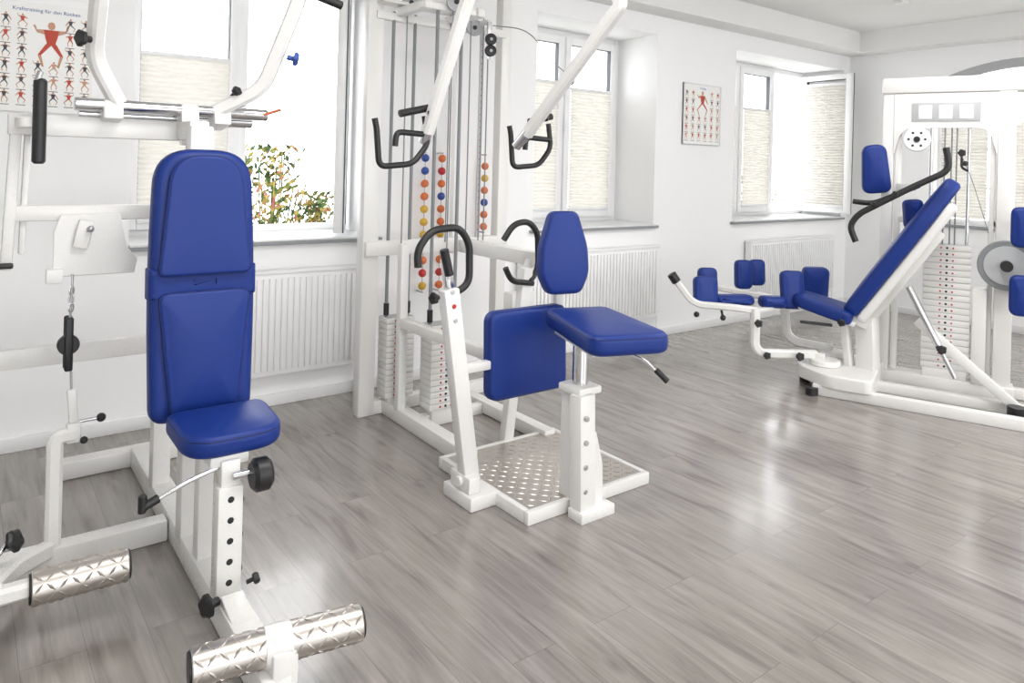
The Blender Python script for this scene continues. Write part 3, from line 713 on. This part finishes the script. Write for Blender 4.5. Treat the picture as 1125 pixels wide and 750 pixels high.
beam(C,'seat_post_brace',L(.02,-.02,.14),L(.06,-.02,.46),.06,.05)
def lean(k0,z0,k1,z1,j):
    a=L(k0,j,z0); b_=L(k1,j,z1); return (a+b_)/2,(b_-a)
c,dv=lean(.0,.455,.38,.545,0)
sx=s if s.cross(g).z>0 else -s
cushion(C,'seat_cushion',roundpoly([(-.19,-.20),(.19,-.20),(.15,.20),(-.15,.20)],[.05,.05,.09,.09]),.085,basis(c+Z*.03,sx,dv),puff=.01)
beam(C,'seat_pan',L(-.02,0,.45),L(.34,0,.53),.28,.03)
c,dv=lean(.0,.50,-.585,1.40,0)
nb=sx.cross(dv).normalized()
if nb.dot(g)<0: nb=-nb
bx=basis(c,-sx,dv)
if (bx.to_3x3()@V((0,0,1))).dot(nb)<0: bx=basis(c,sx,dv)
hb=dv.length/2
bk=roundpoly([(-.15,-hb),(.15,-hb),(.17,-.1),(.165,hb*.55),(.10,hb+.02),(-.10,hb+.02),(-.165,hb*.55),(-.17,-.1)],[.06,.06,.2,.15,.09,.09,.15,.2])
cushion(C,'backrest_cushion',bk,.10,bx@T((0,0,.03)),puff=.012)
cushion(C,'backrest_shell',roundpoly([(-.13,-hb*1.0),(.13,-hb*1.0),(.13,hb*.8),(-.13,hb*.8)],.04),.065,bx@T((0,0,-.052)),mat='paint',puff=0,piping=False)
beam(C,'backrest_spine',c-dv*.50-nb*.10,c+dv*.22-nb*.10,.08,.05)
beam(C,'backrest_hinge',L(-.10,-.02,.46),L(.02,-.02,.50),.16,.08)
cyl(C,'recline_telescope',L(-.33,-.12,.74),L(-.52,-.14,.36),.022); cyl(C,'recline_telescope_rod',L(-.50,-.14,.40),L(-.60,-.15,.20),.013,'steel')
knob(C,'recline_knob',L(-.50,-.15,.38),(-.6,-.8,-.1),.030,.04)
beam(C,'recline_strut',L(-.38,-.06,.52),L(-.92,-.06,.06),.05,.06)
knob(C,'seat_side_knob',L(.05,-.18,.47),-s,.026,.03)
cyl(C,'seat_side_lever',L(.12,-.14,.43),L(.30,-.26,.45),.011,'black')
J=.30
def LP(n,k0,k1,z0,z1,j0,j1,mat='paint',bev=.006):
    bm=bmesh.new(); add_box(bm,(k0,-j1,z0),(k1,-j0,z1),bev); bm.transform(mC); return finish(bm,n,mat,C)
LP('tower_post_left',-.19,-.12,.0,2.12,J-.05,J+.05); LP('tower_post_right',-.90,-.80,.0,2.12,J-.06,J+.06)
LP('tower_header',-.98,-.11,2.03,2.14,J-.07,J+.07,bev=.015)
bm=bmesh.new(); add_beam(bm,L(-.965,J,2.06),L(-.90,J,1.80),.04,.10,up=s); finish(bm,'tower_header_gusset','paint',C)
LP('tower_inner_post_l',-.24,-.20,.10,2.03,J-.02,J+.03); LP('tower_inner_post_r',-.79,-.76,.10,2.03,J-.02,J+.03)
def arch_panel(n,k0,k1,z0,z1,j,t,rad,mat='paint'):
    ztop=z1; za=z0+.19
    pts=[(k0,ztop),(k0,z0)]
    n2=8
    for i in range(n2+1):
        a=math.pi/2*i/n2; pts.append((k0+.03+rad-rad*math.cos(a), za-rad+rad*math.sin(a)))
    for i in range(n2,-1,-1):
        a=math.pi/2*i/n2; pts.append((k1-.03-rad+rad*math.cos(a), za-rad+rad*math.sin(a)))
    pts+=[(k1,z0),(k1,ztop)]
    bm=bmesh.new(); a=[bm.verts.new(L(k,j,z)) for k,z in pts]; b_=[bm.verts.new(L(k,j+t,z)) for k,z in pts]
    bm.faces.new(a); bm.faces.new(b_[::-1]); m=len(pts)
    for i in range(m): bm.faces.new((a[i],b_[i],b_[(i+1)%m],a[(i+1)%m]))
    return finish(bm,n,mat,C,smooth=False)
arch_panel('tower_arch_panel',-.80,-.19,1.60,2.028,J-.055,.02,.09)
LP('label_plate',-.70,-.30,1.835,1.96,J-.063,J-.055,'lgrey',.002)
for i in range(3): LP('label_mark_%d'%i,-.38-.12*i-.04,-.38-.12*i+.04,1.85,1.945,J-.066,J-.062,'silltop',.001)
cyl(C,'round_pulley',L(-.335,J-.09,1.71),L(-.335,J-.06,1.71),.085,'silltop',bev=.006)
bm=bmesh.new()
for i in range(6):
    a=i*math.pi/3; q=L(-.335+.05*math.cos(a),J-.092,1.71+.05*math.sin(a)); add_cyl(bm,q,q+s*.004,.008,seg=10)
finish(bm,'round_pulley_holes','hole',C); cyl(C,'round_pulley_axle',L(-.335,J-.10,1.71),L(-.335,J,1.71),.02,'black')
stk=L(-.53,J,0)
stack(C,'stack',(stk.x,stk.y),.28,.14,.16,1.0,20,ax=(-g.x,-g.y))
LP('stack_support',-.66,-.40,.05,.16,J-.08,J+.08)
LP('stack_shroud',-.76,-.68,.10,.72,J-.10,J+.06)
for i,k in enumerate((-.42,-.64)): cyl(C,'guide_rod_%d'%i,L(k,J,.95),L(k,J,2.03),.011,'chrome')
for i,k in enumerate((-.50,-.54,-.57)): cyl(C,'cable_%d'%i,L(k,J-.03,1.0),L(k,J-.03,1.95),.005,'grey')
knob(C,'tower_knob',L(-.60,J-.06,1.62),-s,.025,.03); sphere(C,'tower_lever_ball',L(-.62,J-.1,1.55),.018)
tube(C,'tower_hook',[L(-.60,J-.08,1.60),L(-.60,J-.10,1.52),L(-.64,J-.10,1.50)],.008,'black')
tube(C,'pin_cord',[L(-.60,J-.10,1.60),L(-.66,J-.10,1.45),L(-.76,J-.10,1.10)],.0025,'grey',.1)
LP('tower_base_block',-.92,-.12,.0,.10,J-.09,J+.09)
cyl(C,'cam_wheel',L(-.86,.14,.90),L(-.86,.17,.90),.16,'grey',seg=40,bev=.006)
cyl(C,'cam_wheel_face',L(-.86,.13,.90),L(-.86,.14,.90),.125,'lgrey',seg=40)
cyl(C,'cam_wheel_hub',L(-.86,.08,.90),L(-.86,.14,.90),.035,'black')
cyl(C,'cam_axle',L(-.86,.14,.90),L(-.86,J,.90),.03,'steel')
for i,(z,jj) in enumerate(((1.16,-.02),(.74,-.02))):
    cushion(C,'side_pad_%d'%i,rrect(.12,.25,.05),.09,basis(L(-.93,jj,z),(-g.x,-g.y,0),(0,0,1)),puff=.012)
    beam(C,'side_pad_arm_%d'%i,L(-.93,jj+.03,z),L(-.93,J-.03,z),.03,.03,'chrome')
cyl(C,'side_pad_tube',L(-1.0,.02,.55),L(-1.0,.02,1.35),.016,'steel'); beam(C,'side_tube_foot',L(-1.0,.02,.05),L(-1.0,.02,.56),.05,.05)
tube(C,'handle_bar',[L(-.52,-.22,1.64),L(-.545,-.22,1.50),L(-.33,-.24,1.38),L(-.04,-.28,1.20),L(.01,-.28,1.12),L(-.03,-.28,1.02)],.020,'black',.06)
tube(C,'handle_bar_upper',[L(-.38,-.20,1.40),L(-.12,-.22,1.27),L(.0,-.22,1.28)],.017,'black',.05)
cyl(C,'handle_bar_pivot',L(-.33,-.24,1.38),L(-.33,.26,1.38),.018,'steel')
beam(C,'handle_bar_bracket',L(-.33,.22,1.38),L(-.22,.28,1.38),.04,.05)
knob(C,'handle_knob_a',L(-.25,-.26,1.34),-s,.020,.02); knob(C,'handle_knob_b',L(-.13,-.27,1.27),-s,.020,.02)
# tilted head pad left of the tower: leans away from the tower towards the top
hp=L(-.085,J-.12,1.50); vr=V((.797,-.605,0))
cushion(C,'head_pad',roundpoly([(-.095,-.17),(.095,-.17),(.075,.17),(-.075,.17)],.06),.075,basis(hp,V((.55,-.70,.10)),Z-vr*.42),puff=.012)
beam(C,'head_pad_arm',hp+V((.05,.0,-.06)),L(-.155,J,1.40),.04,.04)
cushion(C,'arm_pad',roundpoly([(-.06,-.10),(.06,-.10),(.06,.10),(-.06,.10)],.04),.08,basis(L(-.33,.12,1.20),(.75,-.66,.1),(-.1,.05,1)),puff=.012)
beam(C,'arm_pad_bracket',L(-.33,.14,1.18),L(-.24,J,1.15),.04,.04)
sqtube(C,'leg_arm_near',[(4.73,2.71,.21),(4.42,2.93,.21),(4.38,2.96,.26),(4.38,2.96,.52)],.06,.06,fil=.05)
beam(C,'leg_arm_near_root',L(.16,-.12,.20),(4.72,2.72,.20),.06,.05)
knob(C,'leg_arm_near_knob_a',(4.60,2.77,.21),(-.5,-.85,0),.030,.03); knob(C,'leg_arm_near_knob_b',(4.42,2.90,.21),(-.5,-.85,0),.026,.02)
knob(C,'leg_arm_near_knob_c',(4.37,2.93,.43),(-.7,-.6,0),.028,.03)
sqtube(C,'leg_cradle_near',[(4.40,2.95,.50),(4.30,3.05,.515),(4.12,3.28,.52),(4.02,3.37,.69)],.05,.045,fil=.07)
cyl(C,'leg_cradle_end_cap',(4.03,3.36,.67),(4.00,3.385,.725),.032,'black')
sphere(C,'leg_cradle_knob',(4.13,3.26,.45),.02); sphere(C,'leg_cradle_knob_b',(4.24,3.12,.44),.02); cyl(C,'leg_cradle_stem',(4.24,3.12,.44),(4.24,3.14,.51),.008,'black')
sqtube(C,'leg_arm_far',[L(.16,.18,.20),L(.42,.20,.21),L(.48,.20,.26),L(.50,.18,.52)],.06,.06,fil=.05)
sqtube(C,'leg_cradle_far',[L(.44,.18,.50),L(.62,.16,.52),L(.98,.10,.56)],.05,.045,fil=.05)
def padbox(n,c,w,h,t,ang,tilt,r=.045):
    ca,sa=math.cos(math.radians(ang)),math.sin(math.radians(ang))
    x=V((ca,sa,0)); y=V((-sa*math.sin(math.radians(tilt)),ca*math.sin(math.radians(tilt)),math.cos(math.radians(tilt))))
    cushion(C,n,rrect(w,h,r),t,basis(c,x,y),puff=.010)
padbox('leg_pad_1',(4.22,3.26,.600),.17,.22,.07,-30,8); padbox('leg_pad_2',(4.42,3.40,.63),.14,.22,.07,-35,8)
padbox('leg_pad_3',(4.42,3.18,.540),.29,.075,.18,-30,4)
padbox('leg_pad_4',(4.74,2.91,.625),.16,.27,.08,-40,12); padbox('leg_pad_5',(4.61,2.98,.54),.18,.085,.16,-35,4)
padbox('leg_pad_6',(4.80,3.36,.67),.13,.22,.07,-30,5); padbox('leg_pad_7',(5.14,2.97,.63),.19,.25,.09,-40,-6)
padbox('leg_pad_8',(4.93,3.33,.68),.12,.2,.07,-30,5)
beam(C,'leg_pad_bracket_a',(4.30,3.10,.50),(4.55,3.10,.50),.05,.02); beam(C,'leg_pad_bracket_b',(4.60,2.97,.50),(4.90,3.28,.53),.05,.025)
beam(C,'leg_pad_bracket_c',(5.10,2.98,.54),L(.50,.18,.52),.05,.03); beam(C,'leg_pad_bracket_d',(4.38,2.97,.50),(4.66,2.96,.50),.05,.025)

# ------------------------------------------------------------ added ceiling fill lights + smoke detector
def fill_lamp(x,y,p,sx=1.2,sy=.6):  # out-of-view panel and area light, added to brighten the room
    e=empty('ceiling_fill_panel')
    boxes('fill_housing',[((x-sx/2-.03,y-sy/2-.03,2.965),(x+sx/2+.03,y+sy/2+.03,3.0))],'frame',.004,e)
    ld=bpy.data.lights.new('panel_fill_light','AREA'); ld.shape='RECTANGLE'; ld.size=sx; ld.size_y=sy; ld.energy=p; ld.color=(1,.985,.965)
    o=bpy.data.objects.new('panel_fill_light',ld); COL.objects.link(o); o.location=(x,y,2.96); o.parent=e
for x,y in ((1.2,1.6),(4.2,1.6),(0.6,-1.4),(4.0,-1.4),(6.6,-.5)): fill_lamp(x,y,37)
cyl(None,'smoke_detector',(6.55,3.05,2.965),(6.55,3.05,3.0),.05,'frame')

# ------------------------------------------------------------ outside
boxes('garden_ground',[((-8,YB+TH,-.3),(22,16,-.2)),((XR+.35,-8,-.3),(22,YB+TH,-.2))],'ground')
def bush(name,c,sx,sy,z0,z1,n,seed,pw=1.7):
    rnd=random.Random(seed); bm=bmesh.new()
    for i in range(n):
        t=rnd.random()**pw; z=z0+(z1-z0)*t; k=1-.5*t
        p=V((c[0]+rnd.gauss(0,.4)*sx*k,c[1]+rnd.gauss(0,.4)*sy*k,z)); a=rnd.uniform(.014,.030)
        ax=V((rnd.gauss(0,1),rnd.gauss(0,1),rnd.gauss(0,1))).normalized(); bx_=ax.orthogonal().normalized(); cx_=ax.cross(bx_)
        bm.faces.new([bm.verts.new(p+bx_*a*1.6),bm.verts.new(p+cx_*a*.7),bm.verts.new(p-bx_*a*1.6),bm.verts.new(p-cx_*a*.7)])
    for i in range(14):
        q=V((c[0]+rnd.uniform(-.5,.5)*sx,c[1]+rnd.uniform(-.5,.5)*sy,z1*rnd.uniform(.7,1)))
        add_tube(bm,[V((c[0],c[1],-.2)),V(((c[0]+q.x)/2,(c[1]+q.y)/2,z1*.4)),q],.006,5)
    return finish(bm,name,'leaf',smooth=False)
bush('garden_shrub',(1.95,5.75),.50,.5,-.2,1.56,2000,1,2.1)
bush('garden_shrub',(2.45,6.0),.5,.5,-.2,1.18,2400,2)
bush('garden_shrub',(8.9,6.2),.7,.5,-.2,1.40,2400,4)

w=bpy.data.worlds.new('overcast_sky'); sc.world=w; w.use_nodes=True
bg=w.node_tree.nodes['Background']; bg.inputs['Color'].default_value=(.97,.985,1,1); bg.inputs['Strength'].default_value=5.1

# ------------------------------------------------------------ camera
cam=bpy.data.cameras.new('camera'); co=bpy.data.objects.new('camera',cam); COL.objects.link(co)
yaw=math.radians(37.2); rho=.027
F=V((math.sin(yaw),math.cos(yaw),0)); R0=V((math.cos(yaw),-math.sin(yaw),0)); U0=V((0,0,1))
r=R0*math.cos(rho)+U0*math.sin(rho); u=-R0*math.sin(rho)+U0*math.cos(rho)
m=Matrix((r,u,-F)).transposed().to_4x4(); m.translation=(0,0,1.46); co.matrix_world=m
cam.sensor_width=36; cam.lens=800/1125*36; cam.shift_y=-194/1125; cam.clip_start=.05
sc.camera=co
sc.view_settings.view_transform='Standard'; sc.view_settings.exposure=0
